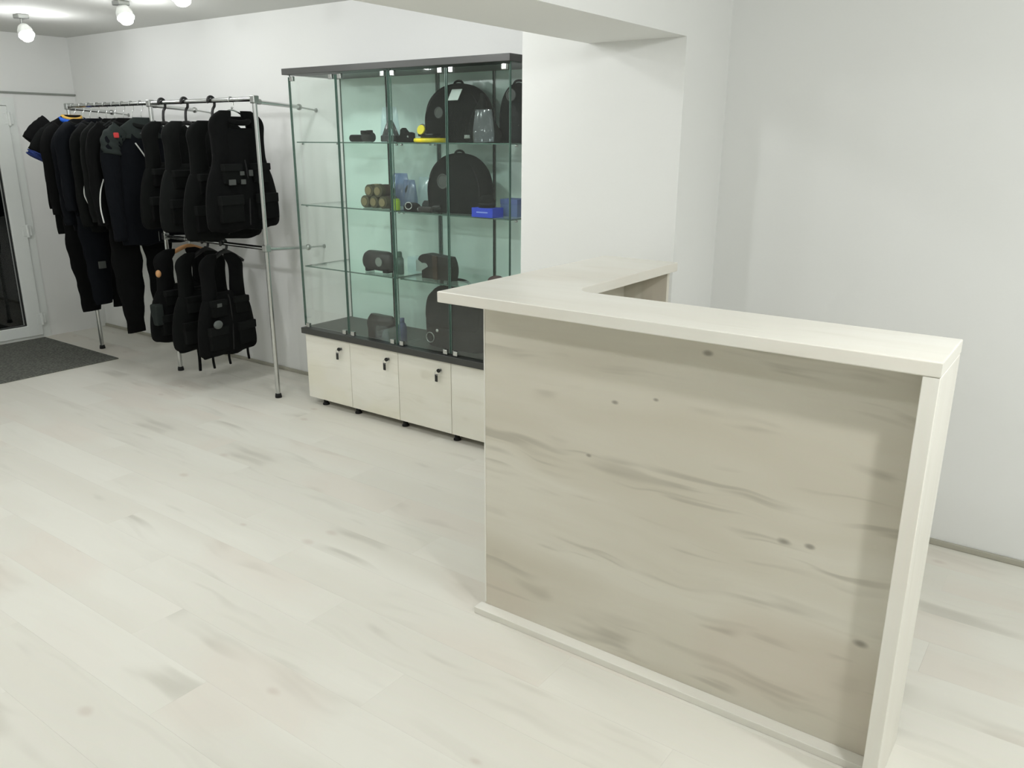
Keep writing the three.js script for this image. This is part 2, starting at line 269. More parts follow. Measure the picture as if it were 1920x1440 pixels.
// ------------------------------------------------------------------ glass display cabinet
const CX0 = -3.911, CX1 = -2.352, CZ = -3.23, CB = -3.628, SH = [1.585, 1.23, 0.868], BASE = 0.492;
{
  const c = thing('display_cabinet', 'tall glass display cabinet with dark top and cream lower doors', 'cabinet', [(CX0 + CX1) / 2, 0, CZ]);
  const ox = -(CX0 + CX1) / 2, oz = -CZ, T = g => g.translate(ox, 0, oz), w = (CX1 - CX0) / 4, mid = (CX0 + CX1) / 2;
  mesh('top_board', T(rbox(CX0 - 0.022, CX1 + 0.012, 1.945, 1.978, CB, CZ + 0.022, 0.002)), M.darkBoard, c, 'dark grey top board');
  mesh('base_board', T(rbox(CX0 - 0.012, CX1 + 0.012, 0.456, BASE, CB, CZ + 0.02, 0.002)), M.darkBoard, c, 'dark grey display base board');
  mesh('carcass', T(metreUV(merge([rbox(CX0, CX0 + 0.018, 0.046, 0.456, CB, CZ - 0.02, 0.001), rbox(CX1 - 0.018, CX1, 0.046, 0.456, CB, CZ - 0.02, 0.001), box(CX0 + 0.018, CX1 - 0.018, 0.046, 0.064, CB, CZ - 0.02), box(CX0 + 0.018, CX1 - 0.018, 0.064, 0.456, CB, CB + 0.008), box(mid - 0.018, mid + 0.018, 0.064, 0.456, CB + 0.008, CZ - 0.02)]), 'x', 1)), M.door, c);
  for (let k = 0; k < 4; k++) {
    const a = CX0 + k * w + 0.0015, b = CX0 + (k + 1) * w - 0.0015;
    const d = mesh('lower_door', T(metreUV(rbox(a, b, 0.047, 0.453, CZ - 0.018, CZ, 0.0015), 'x', 1, [k * 0.31, k * 0.17])), M.door, c);
    const kx = b - 0.072, ky = 0.4;
    const lk = mesh('lock', T(merge([new THREE.CylinderGeometry(0.011, 0.011, 0.006, 20).rotateX(Math.PI / 2).translate(kx, ky, CZ + 0.003)])), M.chrome, d);
    const dz = CZ + 0.022;
    mesh('key', T(merge([box(kx - 0.0012, kx + 0.0012, ky - 0.005, ky + 0.005, CZ + 0.005, dz), new THREE.CylinderGeometry(0.011, 0.011, 0.003, 18).rotateX(Math.PI / 2).rotateY(0.5).translate(kx + 0.008, ky + 0.004, dz + 0.004), rbox(kx - 0.021, kx - 0.004, ky - 0.062, ky - 0.02, dz - 0.002, dz + 0.003, 0.001).translate(0, 0, 0)])), M.gloss, d);
    mesh('key_ring', T(new THREE.TorusGeometry(0.012, 0.0012, 6, 20).translate(kx - 0.006, ky - 0.012, dz + 0.003)), M.chrome, d);
  }
  for (const x of [CX0 + 0.1, CX0 + w, mid, CX1 - w, CX1 - 0.1]) for (const z of [CZ - 0.045, CB + 0.05]) mesh('foot', T(lathe([[0.001, 0], [0.021, 0], [0.021, 0.008], [0.014, 0.014], [0.014, 0.047], [0.001, 0.047]], 18).translate(x, 0, z)), M.rubber, c);
  // glass: sides, middle dividers, back panels, doors, shelves
  const pane = (name, x0, x1, y0, y1, z0, z1, mat, edgesX, edgesZ, label) => {
    const p = mesh(name, T(box(x0, x1, y0, y1, z0, z1)), mat, c, label);
    const E = []; const t = 0.0008;
    if (edgesZ) E.push(box(x0 - t, x1 + t, y0, y1, z1, z1 + 0.0025), box(x0 - t, x1 + t, y0, y1, z0 - 0.0025, z0));
    if (edgesX) E.push(box(x0, x0 + 0.0035, y0, y1, z0 - t, z1 + t), box(x1 - 0.0035, x1, y0, y1, z0 - t, z1 + t));
    if (E.length) mesh('glass_edge', T(merge(E)), M.glassEdge, p, 'green glass edge'); return p;
  };
  const gy0 = BASE, gy1 = 1.945;
  pane('side_glass', CX0 + 0.004, CX0 + 0.009, gy0, gy1, CB + 0.01, CZ - 0.012, M.glass, false, true);
  pane('side_glass', CX1 - 0.009, CX1 - 0.004, gy0, gy1, CB + 0.01, CZ - 0.012, M.glass, false, true);
  pane('divider_glass', mid - 0.014, mid - 0.009, gy0, gy1, CB + 0.01, CZ - 0.012, M.glass, false, true);
  pane('divider_glass', mid + 0.009, mid + 0.014, gy0, gy1, CB + 0.01, CZ - 0.012, M.glass, false, true);
  for (let k = 0; k < 4; k++) {
    const a = CX0 + k * w + 0.003, b = CX0 + (k + 1) * w - 0.003;
    pane('back_panel', a + 0.004, b - 0.004, gy0, gy1, CB + 0.002, CB + 0.007, M.backGlass, true, false, 'pale mint glass back');
    const g = pane('glass_door', a, b, gy0 + 0.012, gy1 - 0.012, CZ - 0.006, CZ - 0.001, M.tintGlass, true, false);
    for (const cx of [a + 0.032, b - 0.032]) { mesh('clip', T(rbox(cx - 0.014, cx + 0.014, gy1 - 0.034, gy1 - 0.008, CZ - 0.011, CZ + 0.006, 0.002)), M.chrome, g); mesh('clip', T(rbox(cx - 0.014, cx + 0.014, gy0 + 0.004, gy0 + 0.03, CZ - 0.011, CZ + 0.006, 0.002)), M.chrome, g); }
  }
  for (const [a, b] of [[CX0 + 0.01, mid - 0.015], [mid + 0.015, CX1 - 0.01]]) for (const y of SH) {
    const s = mesh('glass_shelf', T(box(a, b, y - 0.006, y, CB + 0.012, CZ - 0.03)), M.tintGlass, c);
    mesh('shelf_edge', T(merge([box(a, b, y - 0.0065, y, CZ - 0.03, CZ - 0.0275), box(a, a + 0.0025, y - 0.0065, y, CB + 0.012, CZ - 0.03), box(b - 0.0025, b, y - 0.0065, y, CB + 0.012, CZ - 0.03)])), M.glassEdge, s, 'green glass edge');
    for (const sx of [a + 0.003, b - 0.003]) for (const z of [CZ - 0.07, CB + 0.06]) mesh('shelf_support', T(new THREE.CylinderGeometry(0.005, 0.005, 0.012, 12).rotateZ(Math.PI / 2).translate(sx, y - 0.012, z)), M.chrome, s);
  }
}

// ---- things in the cabinet (local: base at origin, facing +z)
const faceZ = g => g.rotateY(-Math.PI / 2);               // turn a loft that faces +x to face +z
function roundBag(x, y, z, w, h, d, mat, label, o = {}) {
  const t = thing('round_top_bag', label, 'bag', [x, y, z]); t.rotation.y = o.turn || 0;
  const hw = w / 2;
  mesh('body', faceZ(loft([[0, 0, hw * 0.93, d * 0.42], [0.02 * h, 0, hw * 0.98, d * 0.5], [0.25 * h, 0, hw, d * 0.5], [0.5 * h, 0, hw * 0.98, d * 0.49], [0.7 * h, 0, hw * 0.88, d * 0.44], [0.85 * h, 0, hw * 0.68, d * 0.36], [0.95 * h, 0, hw * 0.42, d * 0.24], [h, 0, hw * 0.06, d * 0.05]], { fold: 0.003, folds: 3, phase: x * 9, pow: 0.6 })), mat, t);
  mesh('carry_loop', tube([[-0.035, h * 0.95, 0], [-0.02, h * 1.02, 0], [0.02, h * 1.02, 0], [0.035, h * 0.95, 0]], 0.006, 20), mat, t);
  if (o.ring) mesh('emblem', [new THREE.TorusGeometry(o.ring[2], 0.0035, 8, 36).translate(o.ring[0], o.ring[1], d * 0.49 + 0.003), new THREE.CylinderGeometry(o.ring[2], o.ring[2], 0.004, 28).rotateX(Math.PI / 2).translate(o.ring[0], o.ring[1], d * 0.49)], M.patch, t, 'round grey emblem');
  if (o.tag) { const g = rbox(-0.034, 0.034, -0.028, 0.028, -0.0015, 0.0015, 0.001).applyMatrix4(new THREE.Matrix4().makeShear(0, 0, 0.35, 0, 0, 0)).rotateX(-0.25).translate(o.tag[0], o.tag[1], d * 0.5 + 0.004); mesh('label_card', g, M.label, t, 'pale card label'); }
  if (o.zip) mesh('zipper', tube([[-hw * 0.86, 0.03, d * 0.36], [-hw * 0.84, h * 0.5, d * 0.37], [-hw * 0.55, h * 0.8, d * 0.3], [0, h * 0.93, d * 0.26], [hw * 0.55, h * 0.8, d * 0.3], [hw * 0.84, h * 0.5, d * 0.37], [hw * 0.86, 0.03, d * 0.36]], 0.003, 60), M.rubber, t);
  return t;
}
function clearBag(x, y, z, w, h, label, contents, o = {}) {
  const t = thing('plastic_bag', label, 'bag', [x, y, z]); t.rotation.y = o.turn || 0;
  mesh('film', faceZ(loft([[0.001, 0, w * 0.48, 0.022], [0.3 * h, 0, w * 0.5, 0.026], [0.7 * h, 0, w * 0.46, 0.014], [h * 0.92, 0, w * 0.42, 0.006], [h, 0, w * 0.4, 0.002]], { fold: 0.006, folds: 9, phase: x * 31, pow: 0.8 })), o.mat || M.plastic, t, 'clear plastic film');
  if (contents) mesh('contents', contents, o.cm || M.blk, t); return t;
}
const A = SH[0], B = SH[1], C = SH[2];
// top shelf
{
  let t = thing('torch_pouch', 'black pouch with a torch lying on the top glass shelf', 'pouch', [-3.51, A, -3.4]);
  mesh('torch', bar([-0.085, 0.02, 0.0], [0.03, 0.02, 0.0], 0.0195, 20), M.blk2, t);
  mesh('torch_head', bar([0.02, 0.026, 0], [0.082, 0.026, 0], 0.026, 20), M.gloss, t);
  mesh('clip_loop', [rbox(0.0, 0.03, 0.04, 0.062, -0.014, 0.014, 0.004), rbox(0.045, 0.075, 0.045, 0.064, -0.014, 0.014, 0.004)], M.blk, t);
  // triangular carabiner-like holder in a clear bag
  const tri = merge([tube([[-0.055, 0.012, 0], [-0.03, 0.06, 0], [0.002, 0.105, 0], [0.035, 0.06, 0], [0.058, 0.012, 0]], 0.0135, 40, 10), rbox(-0.06, 0.062, 0.002, 0.036, -0.018, 0.018, 0.006), tube([[0.002, 0.1, 0], [0.002, 0.118, 0]], 0.004, 4)]);
  clearBag(-3.31, A, -3.42, 0.13, 0.185, 'clear plastic bag with a black triangular holder on the top shelf', tri);
  t = thing('holster', 'small black holster between the bagged holder and the large round bag', 'holster', [-3.175, A, -3.4]);
  const hs = new THREE.Shape(); hs.moveTo(-0.055, 0); hs.lineTo(0.052, 0); hs.lineTo(0.05, 0.042); hs.quadraticCurveTo(0.03, 0.05, 0.012, 0.046); hs.lineTo(-0.012, 0.068); hs.lineTo(-0.024, 0.06); hs.quadraticCurveTo(-0.02, 0.03, -0.055, 0.012); hs.closePath();
  mesh('body', new THREE.ExtrudeGeometry(hs, { depth: 0.03, bevelEnabled: true, bevelSize: 0.003, bevelThickness: 0.003, bevelSegments: 2 }).translate(0, 0.003, -0.015), M.blk2, t);
  mesh('snap', new THREE.SphereGeometry(0.006, 12, 8).scale(1, 1, 0.5).translate(0.03, 0.03, 0.018), M.badge, t);
  roundBag(-2.875, A, -3.49, 0.43, 0.297, 0.15, M.blk, 'large black round-topped bag with pale label card on the top shelf', { ring: [-0.075, 0.15, 0.026], tag: [0.04, 0.235], zip: true });
  // yellow disc reel
  t = thing('tape_reel', 'flat yellow reel with an upright yellow disc on the top shelf', 'reel', [-2.925, A, -3.315]);
  mesh('reel', lathe([[0.001, 0], [0.08, 0], [0.086, 0.006], [0.086, 0.016], [0.08, 0.022], [0.001, 0.022]], 40), M.yellow, t);
  mesh('spool', lathe([[0.001, 0.022], [0.05, 0.022], [0.05, 0.034], [0.001, 0.034]], 30), M.gloss, t);
  mesh('disc', [new THREE.CylinderGeometry(0.024, 0.024, 0.008, 28).rotateX(Math.PI / 2).rotateZ(0.4).rotateX(-0.25).translate(-0.035, 0.063, 0.03)], M.yellow, t);
  mesh('disc_holder', [new THREE.CylinderGeometry(0.029, 0.029, 0.012, 28).rotateX(Math.PI / 2).rotateX(-0.25).translate(-0.035, 0.0625, 0.02), rbox(-0.06, 0.0, 0.03, 0.05, 0.0, 0.03, 0.005), rbox(-0.05, 0.04, 0.03, 0.044, -0.04, 0.03, 0.005)], M.gloss, t);
  // black pouch group with clear packet at the right
  const ct = merge([faceZ(loft([[0, 0, 0.1, 0.03], [0.05, 0, 0.1, 0.034], [0.09, 0.01, 0.08, 0.03], [0.15, 0.02, 0.045, 0.02], [0.2, 0.01, 0.018, 0.012], [0.235, 0.01, 0.01, 0.006]], { fold: 0.004, phase: 2 }))]);
  t = thing('belt_pouch', 'black belt pouch with a strap standing beside the right-hand round bag', 'pouch', [-2.60, A, -3.35]);
  mesh('body', ct, M.blk2, t); mesh('buckle', [rbox(-0.1, -0.065, 0.02, 0.038, 0.028, 0.036, 0.003)], M.badge, t);
  clearBag(-2.545, A, -3.275, 0.12, 0.155, 'clear plastic packet leaning on the black belt pouch', null, {});
  roundBag(-2.475, A, -3.47, 0.2, 0.285, 0.13, M.blk2, 'narrow black round-topped bag at the end of the top shelf', { ring: [0.0, 0.225, 0.026] });
}
// middle shelf
{
  const rolls = [[-3.43, 0.034, 0], [-3.361, 0.034, 1], [-3.292, 0.034, 0], [-3.395, 0.0945, 1], [-3.326, 0.0945, 0]];
  const places = ['outer bottom', 'middle bottom', 'inner bottom', 'outer top', 'inner top'];
  rolls.forEach(([x, y, k], i) => {
    const t = thing('olive_canister', `dark olive canister, ${places[i]} of the small pyramid on the middle shelf`, 'canister', [x, B + y, -3.37], 'olive canisters on the middle shelf');
    mesh('body', lathe([[0.001, -0.05], [0.03, -0.05], [0.034, -0.044], [0.034, 0.03], [0.03, 0.034], [0.03, 0.038], [0.034, 0.042], [0.034, 0.048], [0.03, 0.052], [0.001, 0.052]], 26).rotateX(Math.PI / 2), M.olive, t);
    mesh('band', lathe([[0.0346, -0.02], [0.0352, -0.02], [0.0352, 0.02], [0.0346, 0.02]], 26).rotateX(Math.PI / 2), k ? M.oliveLt : M.brown, t);
    mesh('cap', new THREE.CylinderGeometry(0.022, 0.022, 0.004, 20).rotateX(Math.PI / 2).translate(0, 0, 0.054), M.oliveLt, t);
  });
  const pk = () => faceZ(loft([[0.004, 0, 0.04, 0.012], [0.05, 0, 0.045, 0.016], [0.1, 0, 0.04, 0.012], [0.125, 0, 0.02, 0.006]], { fold: 0.002 }));
  clearBag(-3.34, B, -3.52, 0.11, 0.185, 'tall bluish plastic bag behind the olive canisters', pk(), { mat: M.bluePlastic, cm: M.blueDk, turn: 0.3 });
  clearBag(-3.215, B, -3.46, 0.12, 0.155, 'bluish plastic bag with a dark packet beside the canisters', pk(), { mat: M.bluePlastic, cm: M.blk3, turn: -0.2 });
  clearBag(-3.055, B, -3.42, 0.12, 0.175, 'shiny clear plastic bag beside the emblem bag on the middle shelf', faceZ(loft([[0.003, 0, 0.03, 0.012], [0.03, 0, 0.03, 0.012], [0.05, 0, 0.016, 0.006]], { fold: 0.001 })), { cm: M.blk2 });
  let t = thing('lime_canister', 'small bright lime green cylinder on the middle shelf', 'canister', [-3.165, B, -3.3]);
  mesh('body', lathe([[0.001, 0], [0.017, 0], [0.0185, 0.004], [0.0185, 0.05], [0.016, 0.056], [0.001, 0.056]], 24), M.lime, t); mesh('cap', lathe([[0.001, 0.056], [0.0155, 0.056], [0.0155, 0.061], [0.001, 0.061]], 20), M.lime, t);
  t = thing('handcuff_pouch', 'small black pouch with a shiny metal ring near the shelf front', 'pouch', [-3.06, B, -3.31]);
  mesh('body', faceZ(loft([[0, 0, 0.055, 0.02], [0.02, 0, 0.058, 0.022], [0.035, 0, 0.05, 0.018], [0.045, 0, 0.03, 0.01]], { fold: 0.003 })), M.blk, t);
  mesh('ring', new THREE.TorusGeometry(0.018, 0.003, 8, 28).rotateY(0.5).translate(0.0, 0.03, 0.03), M.chrome, t);
  t = thing('knife_sheath', 'black sheath with a metal tip in front of the emblem bag', 'sheath', [-2.95, B, -3.30]);
  mesh('body', rbox(-0.05, 0.05, 0, 0.03, -0.016, 0.016, 0.008), M.leather, t); mesh('handle', limb([[0, 0.02, 0, 0.011, 1], [0, 0.03, 0.03, 0.012, 1], [0, 0.034, 0.06, 0.01, 1]]).rotateY(Math.PI / 2).translate(0.04, 0, 0), M.gloss, t);
  mesh('tip', new THREE.SphereGeometry(0.01, 12, 8).translate(-0.052, 0.014, 0.004), M.badge, t);
  roundBag(-2.825, B, -3.43, 0.4, 0.305, 0.16, M.blk3, 'large black round-topped bag with round emblem on the middle shelf', { ring: [-0.05, 0.16, 0.036], zip: true });
  t = thing('blue_box', 'bright blue carton with pale print on the middle shelf', 'box', [-2.535, B, -3.29]);
  mesh('carton', rbox(-0.066, 0.066, 0, 0.046, -0.045, 0.045, 0.002), M.boxBlue, t); mesh('print', box(-0.035, 0.035, 0.022, 0.028, 0.045, 0.0455), std(0x8fa2e6, 0.5), t, 'pale line of print');
  t = thing('round_device', 'black round knob-shaped device on top of the blue carton', 'device', [-2.54, B + 0.046, -3.29]);
  mesh('body', lathe([[0.001, 0], [0.04, 0], [0.044, 0.012], [0.043, 0.032], [0.034, 0.05], [0.02, 0.06], [0.001, 0.062]], 30), M.blk2, t); mesh('rim', new THREE.TorusGeometry(0.042, 0.004, 8, 36).rotateX(Math.PI / 2).translate(0, 0.02, 0), M.gloss, t);
  t = thing('slate_box', 'slate blue carton standing beside the bright blue carton', 'box', [-2.455, B, -3.41]);
  mesh('carton', rbox(-0.052, 0.052, 0, 0.085, -0.05, 0.05, 0.002), M.boxSlate, t); mesh('lid', rbox(-0.053, 0.053, 0.06, 0.0862, -0.051, 0.051, 0.002), std(0x4c5f92, 0.55), t);
}
// low shelf
{
  let t = thing('radio_pouch', 'dark brown rounded pouch with metal badge on the lowest glass shelf', 'pouch', [-3.375, C, -3.36]);
  mesh('body', faceZ(loft([[0.012, 0, 0.1, 0.03], [0.03, 0, 0.115, 0.045], [0.065, 0, 0.12, 0.05], [0.1, 0, 0.105, 0.042], [0.118, 0, 0.08, 0.02]], { fold: 0.003, pow: 0.7 })), M.leather, t);
  mesh('badge', new THREE.CylinderGeometry(0.026, 0.026, 0.006, 26).rotateX(Math.PI / 2).translate(0.045, 0.065, 0.05), M.badge, t, 'round metal badge');
  mesh('foot_strap', [rbox(-0.09, -0.06, 0, 0.03, -0.02, 0.03, 0.004), rbox(0.05, 0.09, 0, 0.03, -0.02, 0.03, 0.004)], M.blk, t);
  t = thing('spray_bottle', 'slim dark green bottle beside the badge pouch', 'bottle', [-3.215, C, -3.36]);
  mesh('body', lathe([[0.001, 0], [0.021, 0], [0.023, 0.006], [0.023, 0.085], [0.016, 0.1], [0.001, 0.1]], 24), std(0x2f5246, 0.35), t); mesh('cap', lathe([[0.001, 0.1], [0.014, 0.1], [0.014, 0.122], [0.01, 0.128], [0.001, 0.128]], 20), std(0x38604f, 0.4), t);
  t = thing('clear_case', 'empty clear plastic case on the lowest glass shelf', 'case', [-3.14, C, -3.45]);
  mesh('box', rbox(-0.07, 0.07, 0, 0.095, -0.035, 0.035, 0.004), M.plastic, t); mesh('insert', box(-0.06, 0.06, 0.004, 0.07, -0.03, -0.027), std(0xc7cdbf, 0.6), t);
  t = thing('hip_holster', 'large dark holster with a hooked top on the lowest glass shelf', 'holster', [-2.93, C, -3.37]);
  const s = new THREE.Shape(); s.moveTo(-0.1, 0.0); s.lineTo(0.1, 0.0); s.quadraticCurveTo(0.125, 0.06, 0.09, 0.118); s.lineTo(-0.06, 0.128); s.quadraticCurveTo(-0.12, 0.125, -0.125, 0.095); s.lineTo(-0.1, 0.082); s.quadraticCurveTo(-0.06, 0.09, -0.055, 0.06); s.lineTo(-0.1, 0.036); s.closePath();
  mesh('body', new THREE.ExtrudeGeometry(s, { depth: 0.05, bevelEnabled: true, bevelSize: 0.004, bevelThickness: 0.006, bevelSegments: 2 }).translate(0, 0.004, -0.025), M.leather, t);
  mesh('strap', rbox(-0.02, 0.015, 0.0, 0.13, 0.03, 0.036, 0.003), M.brown, t);
  mesh('white_tag', box(-0.092, -0.062, 0.045, 0.085, -0.004, 0.0), M.label, t);
  t = thing('red_brown_case', 'small reddish brown case at the far end of the lowest shelf', 'case', [-2.52, C, -3.35]);
  mesh('body', faceZ(loft([[0, 0, 0.055, 0.025], [0.02, 0, 0.06, 0.028], [0.045, 0, 0.05, 0.02], [0.06, 0, 0.02, 0.008]], { fold: 0.001 })), std(0x4a2f30, 0.5), t); mesh('clasp', rbox(-0.008, 0.008, 0.018, 0.034, 0.026, 0.031, 0.002), M.badge, t);
}
// base board
{
  let t = thing('gaiter_pouch', 'brown-black folded pouch with clear sleeve on the cabinet base', 'pouch', [-3.325, BASE, -3.31]);
  mesh('body', faceZ(loft([[0, 0.06, 0.04, 0.03], [0.04, 0.05, 0.05, 0.035], [0.08, 0.01, 0.1, 0.04], [0.11, 0, 0.1, 0.04], [0.135, 0, 0.085, 0.02]], { fold: 0.006, phase: 3 })), M.leather, t);
  mesh('sleeve', faceZ(loft([[0, -0.03, 0.05, 0.012], [0.04, -0.03, 0.05, 0.014], [0.085, -0.03, 0.04, 0.01]], { fold: 0.003 })).translate(0, 0, 0.035), M.plastic, t, 'clear plastic sleeve');
  t = thing('blue_bottle', 'slim dull blue bottle standing on the cabinet base', 'bottle', [-3.175, BASE, -3.32]);
  mesh('body', lathe([[0.001, 0], [0.025, 0], [0.027, 0.006], [0.027, 0.08], [0.02, 0.1], [0.012, 0.112], [0.001, 0.112]], 24), std(0x3d5079, 0.35), t); mesh('cap', lathe([[0.001, 0.112], [0.014, 0.112], [0.014, 0.135], [0.001, 0.136]], 20), std(0x53658c, 0.4), t);
  t = thing('black_satchel', 'big black satchel with metal rings on the cabinet base', 'bag', [-2.83, BASE, -3.42]);
  mesh('body', faceZ(loft([[0, 0, 0.2, 0.09], [0.05, 0, 0.21, 0.1], [0.16, 0, 0.215, 0.095], [0.26, 0.0, 0.2, 0.08], [0.31, 0, 0.17, 0.05], [0.33, 0, 0.13, 0.02]], { fold: 0.007, phase: 1, pow: 0.55 })), M.blk3, t);
  mesh('flap', faceZ(loft([[0.12, 0, 0.2, 0.1, 0.006], [0.18, 0, 0.21, 0.101, 0.006], [0.27, 0, 0.2, 0.08, 0.004], [0.325, 0, 0.15, 0.03, 0]], { fold: 0.004, phase: 4, pow: 0.55 })), M.blk2, t);
  mesh('handle', tube([[-0.09, 0.31, 0], [-0.07, 0.36, 0], [0, 0.375, 0], [0.07, 0.36, 0], [0.09, 0.31, 0]], 0.008, 30), M.blk, t);
  mesh('ring', new THREE.TorusGeometry(0.028, 0.003, 8, 36).translate(-0.13, 0.055, 0.105), M.badge, t, 'grey metal ring');
  mesh('stud', new THREE.SphereGeometry(0.011, 14, 10).scale(1, 1, 0.5).translate(-0.075, 0.1, 0.108), M.chrome, t, 'shiny metal stud');
}

// ------------------------------------------------------------------ clothes rack
const RZ = -3.188, RX = [-6.32, -5.25, -4.166], RY = 1.822, LY = 0.956;
{
  const k = thing('clothes_rack', 'long chrome tube clothes rack fixed to the wall with a lower rail', 'clothes rack', [RX[1], 0, RZ]);
  const ox = -RX[1], oz = -RZ, T = g => g.translate(ox, 0, oz), r = 0.0145;
  for (const x of RX) {
    mesh('post', T(bar([x, 0.02, RZ], [x, RY, RZ], r)), M.chrome, k);
    mesh('rubber_foot', T(lathe([[0.001, 0], [0.021, 0], [0.021, 0.012], [0.0175, 0.028], [0.001, 0.028]], 18).translate(x, 0, RZ)), M.rubber, k);
    mesh('wall_arm', T(bar([x, RY - 0.014, RZ], [x, RY - 0.034, -3.51], 0.0115)), M.chrome, k);
    mesh('arm_end', T(merge([new THREE.SphereGeometry(0.019, 16, 12).translate(x, RY - 0.034, -3.515), bar([x, RY - 0.034, -3.515], [x, RY - 0.05, ZB + 0.004], 0.005), new THREE.CylinderGeometry(0.012, 0.014, 0.006, 18).rotateX(Math.PI / 2).translate(x, RY - 0.05, ZB + 0.003)])), M.steel, k);
    mesh('corner_joint', T(merge([rbox(x - 0.02, x + 0.02, RY - 0.024, RY + 0.02, RZ - 0.02, RZ + 0.02, 0.006), bar([x, RY - 0.014, RZ - 0.015], [x, RY - 0.014, RZ - 0.04], 0.016)])), M.steel, k);
  }
  mesh('rail', T(bar([RX[0] - 0.03, RY, RZ], [RX[1], RY, RZ], 0.0135)), M.chrome, k); mesh('rail', T(bar([RX[1], RY, RZ], [RX[2] + 0.01, RY, RZ], 0.0135)), M.chrome, k);
  mesh('lower_rail', T(bar([RX[1] - 0.01, LY, RZ], [RX[2], LY, RZ], 0.0125)), M.chrome, k);
  for (const x of [RX[1], RX[2]]) { mesh('lower_joint', T(rbox(x - 0.02, x + 0.02, LY - 0.022, LY + 0.022, RZ - 0.02, RZ + 0.02, 0.006)), M.steel, k); mesh('lower_wall_arm', T(bar([x, LY - 0.004, RZ], [x, LY - 0.024, -3.51], 0.0115)), M.chrome, k); mesh('arm_end', T(merge([new THREE.SphereGeometry(0.02, 16, 12).translate(x, LY - 0.024, -3.515), bar([x, LY - 0.024, -3.515], [x, LY - 0.03, ZB + 0.004], 0.005), new THREE.CylinderGeometry(0.012, 0.014, 0.006, 18).rotateX(Math.PI / 2).translate(x, LY - 0.03, ZB + 0.003)])), M.steel, k); }
}
// hangers
function hangerThing(x, railY, kind, label, drop = 0.1, half = 0.2, turn = 0) {
  const t = thing(kind === 'wood' ? 'wooden_hanger' : kind === 'wire' ? 'wire_hanger' : 'plastic_hanger', label, 'hanger', [x, railY, RZ]); t.rotation.y = turn;
  const m = kind === 'wood' ? M.wood : kind === 'wire' ? M.chrome : M.hanger, hr = kind === 'plastic' ? 0.0085 : 0.0028, R = 0.0135 + hr + 0.001, pts = [];
  for (let a = -35; a <= 200; a += 15) pts.push([0, R * Math.sin(a * Math.PI / 180), R * Math.cos(a * Math.PI / 180) * 1.0]);
  const up = pts.reverse().slice().reverse(); // from one side over the top
  up.push([0, -0.03, -R * 0.9], [0, -0.05, -R * 0.3], [0, -drop * 0.7, 0], [0, -drop, 0]);
  mesh('hook', tube(up, hr, 60, 10), kind === 'wood' ? M.chrome : m, t);
  const b = kind === 'wire' ? 0.004 : 0.012;
  mesh('shoulder_bar', limb([[0, -drop - 0.075, -half, b * 0.8, 0.8], [0, -drop - 0.035, -half * 0.55, b, 0.8], [0, -drop - 0.002, 0, b * 1.25, 0.8], [0, -drop - 0.035, half * 0.55, b, 0.8], [0, -drop - 0.075, half, b * 0.8, 0.8]]), m, t);
  return t;
}
// garments: local origin at the hem, facing +x, centre on z = 0
function garment(name, label, cat, x, y, z, group, turn) { const t = thing(name, label, cat, [x, y, z], group); t.rotation.y = turn || 0; return t; }
function vestBody(w, h, th, ph, o = {}) {
  const nk = o.neck ?? 0.6;                               // height of the bottom of the neck opening
  const torso = loft([[0, 0, w * 0.44, th * 0.6], [h * 0.05, 0, w * 0.5, th], [h * 0.22, 0, w * 0.5, th * 1.12], [h * 0.42, 0, w * 0.45, th * 1.05], [h * 0.55, 0, w * 0.38, th * 0.95], [h * (nk + 0.55) / 2, 0, w * 0.34, th * 0.8], [h * nk, 0, w * 0.32, th * 0.6], [h * (nk + 0.02), 0, w * 0.29, th * 0.3]], { fold: o.fold ?? 0.013, folds: 4, phase: ph });
  const st = s => loft([[h * 0.5, s * w * 0.26, w * 0.11, th * 0.6], [h * 0.64, s * w * 0.245, w * 0.105, th * 0.78], [h * 0.78, s * w * 0.25, w * 0.1, th * 0.74], [h * 0.88, s * w * 0.25, w * 0.115, th * 0.66], [h * 0.95, s * w * 0.2, w * 0.12, th * 0.55], [h, s * w * 0.14, w * 0.07, th * 0.35]], { fold: 0.005, phase: ph, nr: 22, nc: 22 });
  return merge([torso, st(1), st(-1)]);
}
function collarGeo(y, w, r = 0.02, d = 0.035) { const p = []; for (let a = 0; a < 16; a++) { const q = a / 16 * 6.2832; p.push([d * Math.sin(q), y - 0.02 * Math.max(0, Math.sin(q)), w * Math.cos(q)]); } return tube(p, r, 50, 8, true); }
function pocket(t, y0, y1, z0, z1, x, mat = M.blk3, d = 0.016) { const pk = mesh('pocket', rbox(x - d, x + d, y0, y1, z0, z1, 0.007, 3), mat, t); mesh('pocket_flap', rbox(x - d, x + d + 0.006, y1 - (y1 - y0) * 0.34, y1 + 0.004, z0 - 0.003, z1 + 0.003, 0.005, 2), mat === M.blk3 ? M.blk2 : M.blk3, pk); }
